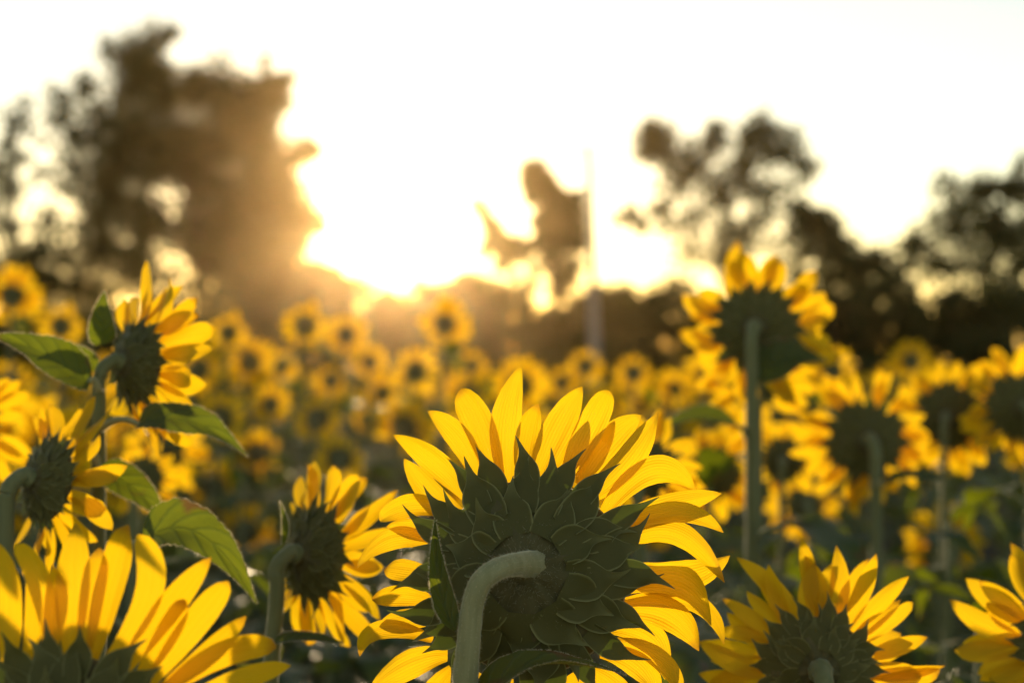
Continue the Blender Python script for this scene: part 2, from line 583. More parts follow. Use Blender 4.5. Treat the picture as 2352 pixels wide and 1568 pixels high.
def sunflower(label, C, yaw, pitch, R, petals, bracts=None, stem=None, stem_r=.010, leaves=6, seed=0, group=None, leaf_len=(.13, .2), hair=False,
              leaf_top=.16, lean=(0, 0), flare=1.35):
    """A sunflower whose every petal, bract and leaf is a part. C: world centre of the head's rim."""
    r = np.random.default_rng(seed + 5)
    C = np.asarray(C, float)
    u, v, b = head_axes(yaw, pitch)
    if stem is None:
        p0 = C + b * R * .50
        bh = unit(np.array([b[0], b[1], 0]))
        p1 = C + b * R * .68 + np.array([0, 0, R * .03])
        p2 = p1 + bh * R * .38 - np.array([0, 0, R * .35])
        p3 = p1 + bh * R * .42 - np.array([0, 0, R * 1.5])
        p4 = p3 + np.array([lean[0] * .3, lean[1] * .3, -.35])
        p5 = np.array([p4[0] + lean[0], p4[1] + lean[1], max(.0, p4[2] * .4)])
        p6 = np.array([p5[0], p5[1], 0.0])
        stem = [p0, p1, p2, p3, p4, p5, p6]
    path = catmull(stem, 9)
    root = empty('sunflower', (path[-1][0], path[-1][1], 0), label, 'sunflower', group)
    origin = np.array(root.location)
    t = np.linspace(0, 1, len(path))
    rad = stem_r * np.interp(t, [0, .05, .10, .15, .20, .27, .5, 1], [flare, 1 + (flare - 1) * .75, 1 + (flare - 1) * .42, 1 + (flare - 1) * .18, 1 + (flare - 1) * .05, 1.0, 1.0, 1.35])
    sv, sf = tube(path, rad, 14 if hair else 9, .02)
    st = obj('stem', mesh('stem', np.array(sv) - origin, sf, M_STEM if hair else M_STEM_PLAIN), root)
    if hair:
        vis = [(i, q) for i, q in enumerate(path) if q[2] > C[2] - .2]
        roots, dirs = [], []
        for i, q in vis[:-1]:
            for k in range(14):
                p = np.array(sv[i * 14 + k])
                p2_ = np.array(sv[(i + 1) * 14 + k])
                for tt in r.random(10):
                    roots.append(p * (1 - tt) + p2_ * tt)
                    dirs.append(unit(p - q))
        h = obj('stem_hair', fast_quads('stem_hair', hairs(roots, dirs, 4200, .0024, .00016, seed, .35) - origin, 3, M_HAIR), st)
        tag(h, kind='stuff')
    Mh = Matrix(((u[0], v[0], b[0], C[0] - origin[0]), (u[1], v[1], b[1], C[1] - origin[1]), (u[2], v[2], b[2], C[2] - origin[2]), (0, 0, 0, 1)))
    head = obj('flower_head', receptacle_mesh(R, M_BACK, seed, stem_r * 1.05), root, Mh)
    obj('seed_disc', seed_mesh(R), head)
    for s in petals:
        obj('petal', mesh('petal', s[0], s[1], M_PETAL, s[2]), head)
    for s in (bracts if bracts is not None else bract_shapes(R, seed)):
        obj('bract', mesh('bract', s[0], s[1], M_BRACT, s[2]), head)
    # leaves round the stem below the head
    zt = C[2] - leaf_top
    for k in range(leaves):
        z = zt - k * r.uniform(.08, .13)
        if z < .15:
            break
        i = int(np.argmin(np.abs(path[:, 2] - z) + (np.arange(len(path)) < 20) * .5))
        q = path[i]
        a = 2.4 * k + r.uniform(-.4, .4) + seed
        e = np.array([math.cos(a), math.sin(a), 0])
        L = r.uniform(*leaf_len)
        pb = q + e * .07 + np.array([0, 0, .03])
        mid = pb + e * L * .5 + np.array([0, 0, r.uniform(-.01, .035)])
        tip = pb + e * L * .95 + np.array([0, 0, -r.uniform(.03, .11)])
        add_leaf(root, pb, mid, tip, L * r.uniform(.62, .8), np.array([0, 0, 1.0]), seed * 31 + k, origin, (12, 4), False, q)
    return root


def far_sunflower(label, seed, H, R, L, pitch, group=None, leaves=7, separate_leaves=True):
    """A sunflower of the far field, facing +Y, its foot at the origin; petals too small and soft to part are one mesh."""
    r = np.random.default_rng(seed)
    C = np.array([0, .06, H])
    u, v, b = head_axes(0, pitch)
    p0, p1 = C + b * R * .5, C + b * R * .85 + np.array([0, 0, .005])
    path = catmull([p0, p1, np.array([0, C[1] + b[1] * R * 1.25, H - R * .5]), np.array([0, C[1] + b[1] * R * 1.3, H - .2]),
                    np.array([r.uniform(-.02, .02), 0, H * .5]), np.array([0, 0, 0.])], 5)
    root = empty('sunflower', (0, 0, 0), label, 'sunflower', group)
    sv, sf = tube(path, np.interp(np.linspace(0, 1, len(path)), [0, 1], [.010, .015]), 7)
    obj('stem', mesh('stem', sv, sf, M_STEM_PLAIN), root)
    Mh = Matrix(((u[0], v[0], b[0], C[0]), (u[1], v[1], b[1], C[1]), (u[2], v[2], b[2], C[2]), (0, 0, 0, 1)))
    head = obj('flower_head', receptacle_mesh(R, M_BACK, seed, .011, 20, False), root, Mh)
    obj('seed_disc', seed_mesh(R), head)
    V, F, UV = merge(random_petals(R, 26, L, L * .44, seed, (-.05, .4), (-.4, .4), detail=(5, 2)))
    tag(obj('petal_ring', mesh('petal_ring', V, F, M_PETAL, UV), head), kind='stuff')
    V, F, UV = merge(bract_shapes(R, seed, ((16, .78, .55, .34), (12, .5, .5, .36)), (5, 2)))
    tag(obj('bract_ring', mesh('bract_ring', V, F, M_BRACT, UV), head), kind='stuff')
    shapes = []
    for k in range(leaves):
        z = H - .12 - k * r.uniform(.08, .13)
        if z < .1:
            break
        q = path[int(np.argmin(np.abs(path[:, 2] - z)))]
        a = 2.4 * k + seed
        e = np.array([math.cos(a), math.sin(a), 0])
        ln = r.uniform(.18, .28)
        pb = q + e * .015
        sh = ribbon([pb, pb + e * ln * .6 + np.array([0, 0, .05]), pb + e * ln + np.array([0, 0, -r.uniform(.02, .12)])], ln * .72, PROF_LEAF,
                    np.array([0, 0, 1.0]), 7, 2, fold=.1, wav=.06, seed=seed * 9 + k)
        if separate_leaves:
            obj('leaf', mesh('leaf', sh[0], sh[1], M_LEAF, sh[2]), root)
        else:
            shapes.append(sh)
    if shapes:
        V, F, UV = merge(shapes)
        tag(obj('leaves', mesh('leaves', V, F, M_LEAF, UV), root), kind='stuff')
    return root


# ------------------------------------------------------------------ the setting: ground and the stand-in for lens glare
def ground():
    n = 60
    g = np.linspace(-1, 1, n + 1)
    gx = np.sign(g) * np.abs(g) ** 2.2 * 140
    gy = np.sign(g) * np.abs(g) ** 2.2 * 140
    V, F = [], []
    for y in gy:
        for x in gx:
            V.append((x, y, 0.02 * math.sin(x * 4.2 + .3 * math.sin(y)) - .02 if abs(x) < 12 and abs(y) < 30 else -.02))
    for j in range(n):
        for i in range(n):
            a = j * (n + 1) + i
            F.append((a, a + 1, a + n + 2, a + n + 1))
    tag(obj('ground', mesh('ground', V, F, M_SOIL)), kind='structure')


ground()

if HAZE_DENSITY > 0:  # warm-tinted volume added to stand in for lens glare around the sun
    hm, hnt, hout = new_mat('glare_haze_air')
    hv = N(hnt, 'ShaderNodeVolumePrincipled')
    hv.inputs['Color'].default_value = (1.0, 0.70, 0.34, 1)
    hv.inputs['Density'].default_value = HAZE_DENSITY
    hv.inputs['Anisotropy'].default_value = HAZE_G
    hnt.links.new(hv.outputs[0], hout.inputs['Volume'])
    x, y, z0, z1 = 142, 142, -1.1, 16.5
    hz = obj('glare_haze', mesh('glare_haze', [(-x, -y, z0), (x, -y, z0), (x, y, z0), (-x, y, z0), (-x, -y, z1), (x, -y, z1), (x, y, z1), (-x, y, z1)],
                          [(3, 2, 1, 0), (4, 5, 6, 7), (0, 1, 5, 4), (1, 2, 6, 5), (2, 3, 7, 6), (3, 0, 4, 7)], hm, smooth=False))
    tag(hz, kind='stuff')


# ------------------------------------------------------------------ trees
def leaf_cloud(clumps, d, leaf, K, seed, depth=.8, twigs=30):
    r = np.random.default_rng(seed)
    out = []
    for c in clumps:
        px, py, rp = c[:3]
        dens = c[3] if len(c) > 3 else 1.0
        rr = rp / FPX * d
        dd = d + r.uniform(-1, 1) * depth
        ctr = P(px, py, dd)
        n = max(6, int(K * dens * (rp * d / 50) ** 2))
        nt = max(3, int(twigs * (.45 + .55 * dens)))
        tv = r.normal(0, 1, (nt, 3))
        tv /= np.linalg.norm(tv, axis=1)[:, None]
        tw = ctr + tv * (rr * r.random(nt) ** (1 / 2.2))[:, None]
        p = tw[r.integers(0, nt, n)] + r.normal(0, rr * .27, (n, 3))
        a = r.normal(0, 1, (n, 3))
        a /= np.linalg.norm(a, axis=1)[:, None]
        bb = np.cross(a, r.normal(0, 1, (n, 3)))
        bb /= np.linalg.norm(bb, axis=1)[:, None]
        L = leaf * r.uniform(.6, 1.25, n)[:, None]
        out.append(np.stack([p - a * L * .5, p + bb * L * .3, p + a * L * .5, p - bb * L * .3], axis=1))
    return np.concatenate(out)


def tree(name, label, cat, d, clumps, foot, leaf=.15, K=.26, seed=0, trunk_r=.2, group=None, limbs=10, depth=.9, fork=.45):
    f = P(foot, 800, d)
    root = empty(name, (f[0], d, 0), label, cat, group)
    o = np.array([f[0], d, 0])
    r = np.random.default_rng(seed + 3)
    big = sorted(clumps, key=lambda c: -c[2])[:limbs]
    top = P(*sorted(clumps, key=lambda c: c[1])[0][:2], d) - o
    ctr = np.mean([P(c[0], c[1], d) - o for c in big], axis=0)
    trunk = catmull([np.zeros(3), np.array([ctr[0] * .15 + r.normal(0, .05), 0, ctr[2] * .3]), ctr * np.array([.7, 1, 1]) * .75 + np.array([0, 0, .05]),
                     (ctr + top) / 2], 5)
    V, F = tube(trunk, np.linspace(trunk_r, trunk_r * .25, len(trunk)), 8, .03)
    tk = obj('trunk', mesh('trunk', V, F, M_BARK), root)
    for c in big:
        e = P(c[0], c[1], d) - o + np.array([0, r.uniform(-.5, .5), 0])
        i = int(np.clip(len(trunk) * (fork + .4 * r.random() * min(1, e[2] / max(top[2], .1))), 1, len(trunk) - 2))
        s0 = trunk[i]
        V, F = tube(bez([s0, s0 + (e - s0) * .5 + np.array([0, 0, .25]), e], np.linspace(0, 1, 6)), np.linspace(trunk_r * .42, trunk_r * .08, 6), 6)
        obj('limb', mesh('limb', V, F, M_BARK), tk)
    cloud = leaf_cloud(clumps, d, leaf, K, seed, depth)
    obj('crown', fast_quads('crown', cloud - o, 4, M_TREE), root)
    return root


tree('broadleaf_tree', 'tallest broad tree at left, dark dense crown with a thin spire', 'tree', 50, [
    (300, 130, 50, .6), (350, 85, 36, .5), (390, 70, 25, .4), (320, 200, 60), (345, 160, 45), (250, 300, 70, .5), (320, 330, 80), (380, 230, 45, .9), (400, 330, 75, .9), (500, 220, 70),
    (560, 250, 70), (450, 200, 45, .9), (480, 370, 95, .8), (600, 235, 48), (612, 185, 16, 1.2), (610, 155, 11, 1.3), (609, 128, 8, 1.2), (640, 190, 24, .9), (665, 178, 12, .8), (640, 230, 25),
    (580, 320, 65), (560, 430, 85), (625, 405, 34), (655, 372, 28),
    (650, 450, 55), (690, 490, 34), (722, 512, 16), (655, 540, 62), (560, 560, 95), (430, 500, 100, .7), (300, 510, 90, .6), (200, 470, 70, .4), (160, 410, 45, .35),
    (180, 560, 65, .35), (240, 600, 75, .42), (350, 630, 85, .45), (500, 650, 95, .55), (640, 640, 80), (730, 640, 45),
    (150, 300, 55, .4), (130, 220, 38, .3), (210, 200, 40, .4), (60, 620, 60, .35), (140, 650, 60, .4), (100, 700, 60, .5), (200, 690, 60, .5), (250, 110, 32, .3), (190, 370, 50, .35), (270, 400, 60, .8), (110, 500, 45, .35), (712, 345, 26), (690, 352, 26), (728, 512, 22), (700, 506, 34), (745, 640, 40), (770, 655, 30)], 470, .25, .40, 1, .28, limbs=14)
tree('thin_tree', 'sparse tree cut off by the left edge of the view', 'tree', 47, [
    (30, 280, 45, .3), (20, 350, 40, .25), (65, 250, 25, .2), (30, 440, 30, .25), (20, 520, 40, .35), (75, 600, 50, .6), (30, 650, 50, .7), (-60, 420, 80, .6), (-70, 600, 80, .7), (90, 400, 30, .15)],
    20, .26, .40, 2, .14, limbs=9)
tree('leaning_tree', 'small narrow tree beside the pole with a low side shoot', 'tree', 46, [
    (1216, 388, 20), (1238, 385, 17), (1225, 412, 24), (1205, 420, 14, .8), (1258, 420, 22), (1245, 445, 26), (1222, 455, 18, .8), (1275, 440, 18, .9), (1278, 470, 28), (1305, 462, 22, .9), (1330, 452, 16, .9),
    (1255, 490, 26), (1300, 500, 28), (1332, 490, 20, .8), (1235, 510, 20, .8), (1280, 525, 28), (1318, 530, 26, .9), (1250, 545, 22, .8), (1300, 562, 26, .8), (1335, 560, 20, .7), (1262, 580, 22, .6), (1225, 565, 18, .5),
    (1096, 464, 11), (1090, 478, 9, .8), (1110, 486, 15), (1122, 505, 17), (1142, 520, 15), (1130, 535, 20), (1158, 548, 18, .9), (1140, 562, 20, .8), (1175, 572, 20, .8), (1115, 572, 16, .6), (1195, 555, 16, .7), (1205, 585, 20, .5),
    (1240, 615, 30, .25), (1310, 615, 34, .35), (1150, 605, 26, .45), (1200, 655, 34, .3), (1290, 660, 38, .4)],
    1280, .17, 1.5, 3, .12, limbs=16, depth=.5)
tree('airy_tree', 'tall airy tree with open see-through crown right of the pole', 'tree', 52, [
    (1510, 340, 52, 1.0), (1490, 305, 32, .9), (1590, 370, 50, .8), (1650, 325, 40, .7), (1725, 335, 52, .7), (1762, 295, 36, .8), (1800, 345, 46, .7), (1850, 385, 36, .7), (1690, 405, 55, .7),
    (1645, 465, 50, .6), (1560, 415, 45, .6), (1760, 440, 55, .38), (1440, 495, 28, .8), (1470, 520, 24, .6), (1560, 520, 60, .3), (1650, 560, 60, .35), (1730, 530, 60, .45), (1520, 470, 40, .4),
    (1810, 470, 50, .3), (1600, 590, 50, .2), (1700, 620, 50, .25)], 1660, .25, .30, 4, .16, limbs=14)
tree('bushy_tree', 'low bushy dark tree between the airy tree and the right-hand wood', 'tree', 49, [
    (1850, 500, 46), (1900, 540, 55), (1960, 595, 42), (1825, 575, 55, .4), (1920, 620, 65, .45), (2020, 600, 40, .6), (1850, 660, 60, .6), (1980, 660, 60, .8)], 1900, .25, .36, 5, .14)
tree('round_tree', 'dark round-topped tree at the right edge with bright gaps', 'tree', 48, [
    (2180, 430, 36, .45), (2255, 435, 45, .8), (2330, 425, 42, .9), (2200, 505, 55, .7), (2280, 515, 55, .75), (2115, 555, 40, .6), (2340, 540, 50, .7), (2150, 610, 60, .45), (2250, 610, 60, .35),
    (2330, 620, 50, .4), (2348, 375, 18, .8), (2410, 470, 70, .8), (2420, 600, 70, .6), (2080, 590, 35, .6)], 2260, .26, .34, 6, .2, limbs=12)

SHRUBS = [(60, 690, 105, 44), (215, 700, 110, 43), (390, 690, 110, 44), (560, 672, 110, 43), (690, 655, 85, 45), (800, 640, 80, 46), (900, 664, 80, 47), (1005, 640, 70, 46), (1080, 612, 58, 45), (1165, 655, 70, 44),
          (1275, 705, 85, 45), (1350, 665, 60, 45), (1420, 650, 75, 46), (1530, 640, 75, 45), (1650, 700, 100, 44), (1780, 690, 100, 45), (1920, 655, 85, 44), (2050, 625, 80, 43), (2180, 660, 90, 44), (2310, 645, 90, 43), (2440, 640, 90, 44),
          (-80, 690, 100, 44)]
for i, (px, top, hw, d) in enumerate(SHRUBS):
    rr = np.random.default_rng(200 + i)
    cl = []
    y = top + hw * .42
    row = 0
    while y < 925:
        w = hw * (.55 + .45 * min(1, row / 1.5))
        for k in range(3):
            cl.append((px + (k - 1) * w * .72 + rr.uniform(-12, 12), y + rr.uniform(-12, 12) + (abs(k - 1) * hw * .15 if row == 0 else 0), hw * rr.uniform(.40, .5), .45 if row == 0 else .8))
        y += hw * .62
        row += 1
    where = {0: 'second from the left edge, below the thin tree', 1: 'third from the left edge, left of the upright sunflower', 2: 'under the upright sunflower, dark and wide', 3: 'under the middle of the tall broad tree',
             4: 'under the right side of the tall broad tree', 5: 'at the left foot of the sun gap', 6: 'lowest, in the middle of the sun gap', 7: 'at the right foot of the sun gap', 8: 'rising highest right of the sun gap',
             9: 'left of the narrow tree', 10: 'low under the narrow tree', 11: 'directly behind the foot of the pole', 12: 'just right of the pole', 13: 'under the left side of the airy tree',
             14: 'under the middle of the airy tree, low', 15: 'behind the tall right sunflower', 16: 'below the low bushy tree', 17: 'in the dip between bushy and round trees', 18: 'under the left of the round tree',
             19: 'under the round tree, darkest', 20: 'cut off by the right edge', 21: 'cut off by the left edge'}[i]
    tree('shrub', 'dark shrub of the far thicket, ' + where, 'shrub', d, cl, px, .22, .62, 300 + i, .07, 'shrubs of the thicket behind the sunflowers', limbs=4, depth=1.2)

# utility pole
pb_, pt_ = P(1366, 800, 40), P(1352, 335, 40)
root = empty('utility_pole', (pb_[0], 40, 0), 'slim grey utility pole rising behind the field beside the narrow tree', 'pole')
o = np.array([pb_[0], 40, 0])
V, F = tube([np.zeros(3), pb_ * np.array([1, 1, .5]) - o, pb_ - o, (pb_ + pt_) / 2 - o, pt_ - o], [.17, .165, .16, .11, .075], 14)
obj('shaft', mesh('shaft', V, F, M_POLE), root)
for dz in (-.12, -.75, -1.25):
    c = pt_ - o + np.array([-.10 if dz > -.5 else .11, 0, dz])
    V, F = [], []
    prof = [(.02, -.14), (.055, -.12), (.03, -.08), (.06, -.05), (.03, -.01), (.055, .03), (.03, .07), (.045, .1), (.015, .13)]
    for rr_, zz in prof:
        V.extend((c[0] + rr_ * math.cos(a), c[1] + rr_ * math.sin(a), c[2] + zz) for a in np.linspace(0, 2 * math.pi, 12, endpoint=False))
    for j in range(len(prof) - 1):
        F.extend((j * 12 + k, j * 12 + (k + 1) % 12, (j + 1) * 12 + (k + 1) % 12, (j + 1) * 12 + k) for k in range(12))
    ins = obj('insulator', mesh('insulator', V, F, M_PORC), root)
    V, F = tube([c + np.array([0, 0, -.14]), c + np.array([0, 0, -.2]), pt_ - o + np.array([0, 0, dz - .22])], [.015, .015, .015], 6)
    obj('bracket', mesh('bracket', V, F, M_POLE), ins)


# ------------------------------------------------------------------ the sunflower in focus: petals traced (crop pixels, base / middle / tip / width)
KM = 0.4903 * 1.14 / FPX
CX, CY = 850.0, 1065.0
MAIN = [
    ((690, 660), (600, 400), (478, 208), 165, 0), ((610, 660), (505, 440), (335, 322), 130, 0), ((540, 720), (380, 545), (180, 442), 135, 0), ((520, 800), (330, 700), (205, 528), 140, 1),
    ((470, 800), (270, 735), (105, 822), 110, 0), ((450, 925), (280, 850), (143, 850), 95, 0), ((430, 960), (170, 860), (20, 1045), 105, 1), ((410, 1085), (260, 1045), (125, 1040), 105, 0),
    ((400, 1190), (250, 1155), (108, 1185), 95, 0), ((410, 1265), (250, 1265), (112, 1290), 95, 1), ((400, 1360), (110, 1290), (18, 1442), 90, 0), ((470, 1430), (290, 1460), (95, 1600), 130, 0),
    ((500, 1490), (420, 1590), (300, 1740), 130, 1),
    ((735, 650), (690, 380), (778, 100), 160, 0), ((815, 640), (790, 430), (858, 258), 140, 1), ((870, 640), (950, 400), (1074, 185), 165, 0), ((930, 640), (1030, 500), (1088, 325), 110, 1),
    ((1000, 640), (1110, 400), (1208, 222), 150, 0), ((1050, 640), (1150, 500), (1235, 345), 100, 1), ((1070, 670), (1190, 440), (1360, 308), 165, 1), ((1100, 720), (1300, 560), (1446, 320), 150, 0),
    ((1150, 690), (1280, 640), (1350, 440), 0, 0),
    ((1190, 790), (1420, 520), (1620, 665), 150, 0), ((1200, 860), (1450, 730), (1745, 662), 135, 1), ((1210, 890), (1520, 730), (1748, 860), 110, 0), ((1230, 950), (1520, 790), (1752, 1075), 130, 0),
    ((1240, 1010), (1540, 1080), (1782, 945), 165, 1), ((1230, 1130), (1570, 1020), (1690, 1270), 165, 0), ((1260, 1180), (1640, 1120), (1748, 1350), 95, 1), ((1230, 1220), (1500, 1180), (1635, 1380), 160, 0),
    ((1200, 1290), (1440, 1290), (1478, 1510), 145, 1), ((1230, 1350), (1480, 1400), (1555, 1610), 100, 0), ((1180, 1400), (1370, 1430), (1455, 1620), 135, 0), ((1120, 1470), (1270, 1560), (1370, 1720), 135, 1),
    ((1040, 1500), (1130, 1640), (1190, 1800), 130, 0), ((950, 1520), (980, 1680), (1000, 1860), 130, 1), ((860, 1530), (850, 1700), (870, 1880), 130, 0), ((760, 1520), (720, 1690), (680, 1840), 130, 1),
    ((640, 1510), (580, 1640), (480, 1800), 130, 0),
]
rm = np.random.default_rng(42)
petals = []
for i, (b0, m0, t0, w, lay) in enumerate(MAIN):
    if not w:
        continue
    def L(p, z):
        return np.array([(p[0] - CX) * KM, (CY - p[1]) * KM * (1.05 if p[1] < CY else 1.02), z])
    # the middle point is on the petal: turn it into the Bezier handle
    mh = (2 * m0[0] - .5 * (b0[0] + t0[0]), 2 * m0[1] - .5 * (b0[1] + t0[1]))
    mh = (m0[0] * .55 + mh[0] * .45, m0[1] * .55 + mh[1] * .45)
    zb = -.001 - .0025 * lay - .0012 * (i % 3)
    zm = -.012 - .012 * lay + rm.uniform(-.006, .006)
    zt = rm.uniform(-.030, .012) - .012 * lay
    petals.append(ribbon([L(b0, zb), L(mh, zm), L(t0, zt)], w * (1.04 if 4 <= i <= 12 else .93) * KM, PROF_BLUNT if i in (0, 4, 7, 8, 17) else PROF_PETAL, np.array([0, 0, 1.0]), 22, 10,
                         cup=rm.uniform(-.12, .16), rib=.022, twist=rm.normal(0, .4), wav=.09, fold=rm.uniform(-.05, .07), seed=900 + i))
Cm = P(800 + .4903 * CX, 799.7 + .4903 * CY, 1.14)
RM = 470 * KM
def C1(x, y, d):
    return P(799.7 + .4903 * x, 799.7 + .4903 * y, d)
um, vm, bm_ = head_axes(R_(7), R_(-13))
stem_pts = [C1(1020, 1060, 1.168), C1(910, 1026, 1.128), C1(800, 1010, 1.088), C1(698, 1034, 1.059), C1(618, 1100, 1.05), C1(580, 1220, 1.05), C1(562, 1400, 1.052), C1(548, 1580, 1.056),
            C1(530, 2000, 1.07), np.array([-.075, 1.10, .6]), np.array([-.08, 1.10, 0.])]
bracts = list(bract_shapes(RM, 21, ((20, .80, .60, .26), (16, .58, .64, .37), (11, .38, .56, .43)), (22, 8)))
main = sunflower('large sharp sunflower seen from behind in the centre, every backlit petal crisp', Cm, R_(7), R_(-13), RM, petals, bracts, stem_pts, .0083, 6, 1, None, hair=True, leaf_top=.30, flare=3.2)
om = np.array(main.location)
mhead = [c for c in main.children if c.name.startswith('flower_head')][0]
rh = np.random.default_rng(5)
roots, dirs = [], []
for k in range(5200):
    rr = .12 + .5 * rh.random() ** 1.4
    a = rh.uniform(0, 6.283)
    roots.append(RM * np.array([rr * math.cos(a), rr * math.sin(a), dome_z(rr) + .012]))
    dirs.append(np.array([math.cos(a) * .8, math.sin(a) * .8, .75]))
hh = obj('back_hair', fast_quads('back_hair', hairs(roots, dirs, 1100, .0045, .00012, 6, .6), 3, M_HAIR), mhead)
tag(hh, kind='stuff')
add_leaf(main, C1(498, 1320, 1.052), C1(395, 1120, 1.07), C1(408, 795, 1.09), .017, np.array([.3, -1, 0]), 51, om, (14, 6), True, None, fold=.35, wav=.03)
add_leaf(main, C1(620, 1700, 1.05), C1(740, 1375, 1.045), C1(1300, 1525, 1.07), .034, np.array([0, -.2, 1.0]), 52, om, (16, 6), True, None, fold=.2, wav=.05)

# ------------------------------------------------------------------ the nearest flower, lower left (traced)
def C3(x, y):
    return (.38 * x, 1034.9 + .38 * y)
D2 = .92
c2 = (158, 1705)
NEAR = [((500, 1300), (540, 900), (560, 620), 150), ((260, 1300), (330, 950), (300, 700), 140), ((820, 1400), (980, 1150), (1110, 900), 140), ((960, 1450), (1200, 1280), (1450, 1060), 130), ((60, 1300), (40, 900), (-25, 560), 175), ((150, 1300), (190, 1000), (150, 720), 120), ((330, 1250), (240, 830), (70, 580), 150), ((430, 1250), (425, 800), (408, 475), 205), ((550, 1270), (650, 830), (752, 472), 185),
        ((640, 1290), (890, 860), (805, 530), 170), ((720, 1360), (1010, 960), (1265, 655), 165), ((890, 1420), (1150, 1080), (1360, 815), 170), ((970, 1470), (1340, 1250), (1645, 1235), 165), ((1050, 1560), (1450, 1420), (1730, 1375), 140),
        ((1080, 1660), (1400, 1650), (1700, 1700), 160), ((-60, 1350), (-150, 1050), (-260, 800), 170), ((-150, 1450), (-400, 1250), (-560, 1150), 170), ((-200, 1600), (-450, 1550), (-700, 1520), 170),
        ((1060, 1800), (1350, 1900), (1620, 2050), 160), ((900, 2100), (1100, 2350), (1300, 2600), 160), ((500, 2280), (520, 2600), (540, 2900), 170), ((200, 2280), (150, 2600), (80, 2900), 170), ((-150, 2000), (-350, 2250), (-560, 2400), 160)]
petals = []
k2 = D2 / FPX
for i, (b0, m0, t0, w) in enumerate(NEAR):
    q = [C3(*p) for p in (b0, m0, t0)]
    mh = (2 * q[1][0] - .5 * (q[0][0] + q[2][0]), 2 * q[1][1] - .5 * (q[0][1] + q[2][1]))
    z = -.002 * (i % 3)
    petals.append(ribbon([np.array([(q[0][0] - c2[0]) * k2, (c2[1] - q[0][1]) * k2, z]), np.array([(mh[0] - c2[0]) * k2, (c2[1] - mh[1]) * k2, z - .012 + rm.uniform(-.006, .006)]),
                          np.array([(q[2][0] - c2[0]) * k2, (c2[1] - q[2][1]) * k2, rm.uniform(-.03, .0)])], w * .39 * k2, PROF_PETAL if i % 3 == 1 else PROF_BLUNT, np.array([0, 0, 1.]), 14, 7, cup=rm.uniform(-.06, .12),
                         rib=.02, twist=rm.normal(0, .25), wav=.06, fold=rm.uniform(-.04, .06), seed=700 + i))
sunflower('blurred foreground sunflower at the lower left, upper petals only, closest to the lens', P(*c2, D2), R_(-4), R_(2), 208 * k2, petals, None, None, .010, 5, 2, None, leaf_top=.3)

# ------------------------------------------------------------------ flowers around it, each petal a part
def flower(label, px, py, d, Rpx, Lpx, yaw, pitch, n, seed, fwd=(0, .35), curl=(-.5, .3), W=.36, gaps=(), leaves=6, detail=(9, 4), prof=None, bend=.24, skip=.08, **kw):
    k = d / FPX
    return sunflower(label, P(px, py, d), R_(yaw), R_(pitch), Rpx * k, random_petals(Rpx * k, n, Lpx * k, Lpx * k * W, seed, fwd, curl, detail=detail, gaps=gaps, prof=prof, bend=bend, skip=skip), None, None,
                     kw.pop('stem_r', .008), leaves, seed, None, **kw)

f3 = flower('upright sunflower turned to the right at the left, its grey stem hooked over the back', 318, 835, 1.52, 92, 145, 44, -4, 30, 13, (.2, .75), (-.7, .4), .36, ((150, 215),), 0, stem_r=.0072)
f4 = flower('shaded sunflower at the left edge below the upright one, stem bent sideways', 112, 1105, 1.42, 96, 130, 42, -12, 24, 14, (.2, .75), (-.9, .2), .32, ((150, 230),), 4, leaf_top=.3)
f5 = flower('half-hidden sunflower left of the sharp one, turned right, lower petals in shade', 724, 1272, 1.46, 104, 138, 44, -6, 30, 15, (.15, .6), (-.6, .3), .32, ((150, 205),), 4, leaf_top=.25, lean=(-.12, 0))
f6 = flower('sunflower in the lower right corner region with thin spiky petals in half shade', 1876, 1535, 1.33, 122, 172, 5, -8, 46, 16, (0, .4), (-.6, .5), .25, (), 5, (12, 6), skip=.02, stem_r=.009, leaf_top=.22)
f7 = flower('sunflower cut by the right edge at the bottom, drooping shaded petals', 2440, 1475, 1.42, 98, 150, 4, -5, 40, 17, (-.1, .4), (-.5, .3), .34, (), 4, leaf_top=.25)
f8 = flower('tallest sunflower on the right, dark round back above the others', 1738, 755, 2.25, 90, 98, 16, -3, 31, 18, (-.2, .35), (-.5, .4), .46, ((196, 206), (300, 320)), 5, skip=.03, prof=PROF_BLUNT, bend=.35, leaf_top=.34, stem_r=.0095)
f9 = flower('round dark-backed sunflower right of the tall stem, ring of short petals', 1985, 1010, 2.6, 82, 92, -2, -2, 38, 19, (0, .3), (-.5, .3), .34, (), 6, skip=.03, leaf_top=.3, stem_r=.0105)
f10 = flower('sunflower turned right between the round one and the right edge', 2180, 955, 3.0, 70, 78, 25, 0, 26, 20, (.1, .5), (-.4, .3), .4, (), 6, leaf_top=.2)
f11 = flower('sunflower at the right edge at mid height, grey stem below it', 2335, 932, 2.85, 68, 76, -4, 0, 32, 21, (0, .35), (-.4, .3), .4, (), 6, leaf_top=.2)
f12 = flower('low sunflower just behind the right petals of the sharp one', 1485, 1075, 1.95, 62, 85, 20, -5, 26, 22, (0, .5), (-.4, .3), .36, (), 6, leaf_top=.15)
f13 = flower('dim sunflower under the tall one, left of its stem', 1640, 1085, 2.9, 55, 75, 20, -5, 24, 23, (.2, .6), (-.4, .3), .4, (), 6, leaf_top=.15)
f14 = flower('dim sunflower right of the tall stem and left of the round one', 1800, 1055, 3.2, 46, 52, 15, 0, 24, 24, (0, .5), (-.4, .3), .4, (), 6, leaf_top=.15)
f15 = flower('sunflower whose right petals poke in at the left edge', -70, 970, 1.75, 70, 105, 15, 0, 26, 25, (-.1, .4), (-.4, .3), .36, (), 3, leaf_top=.2)
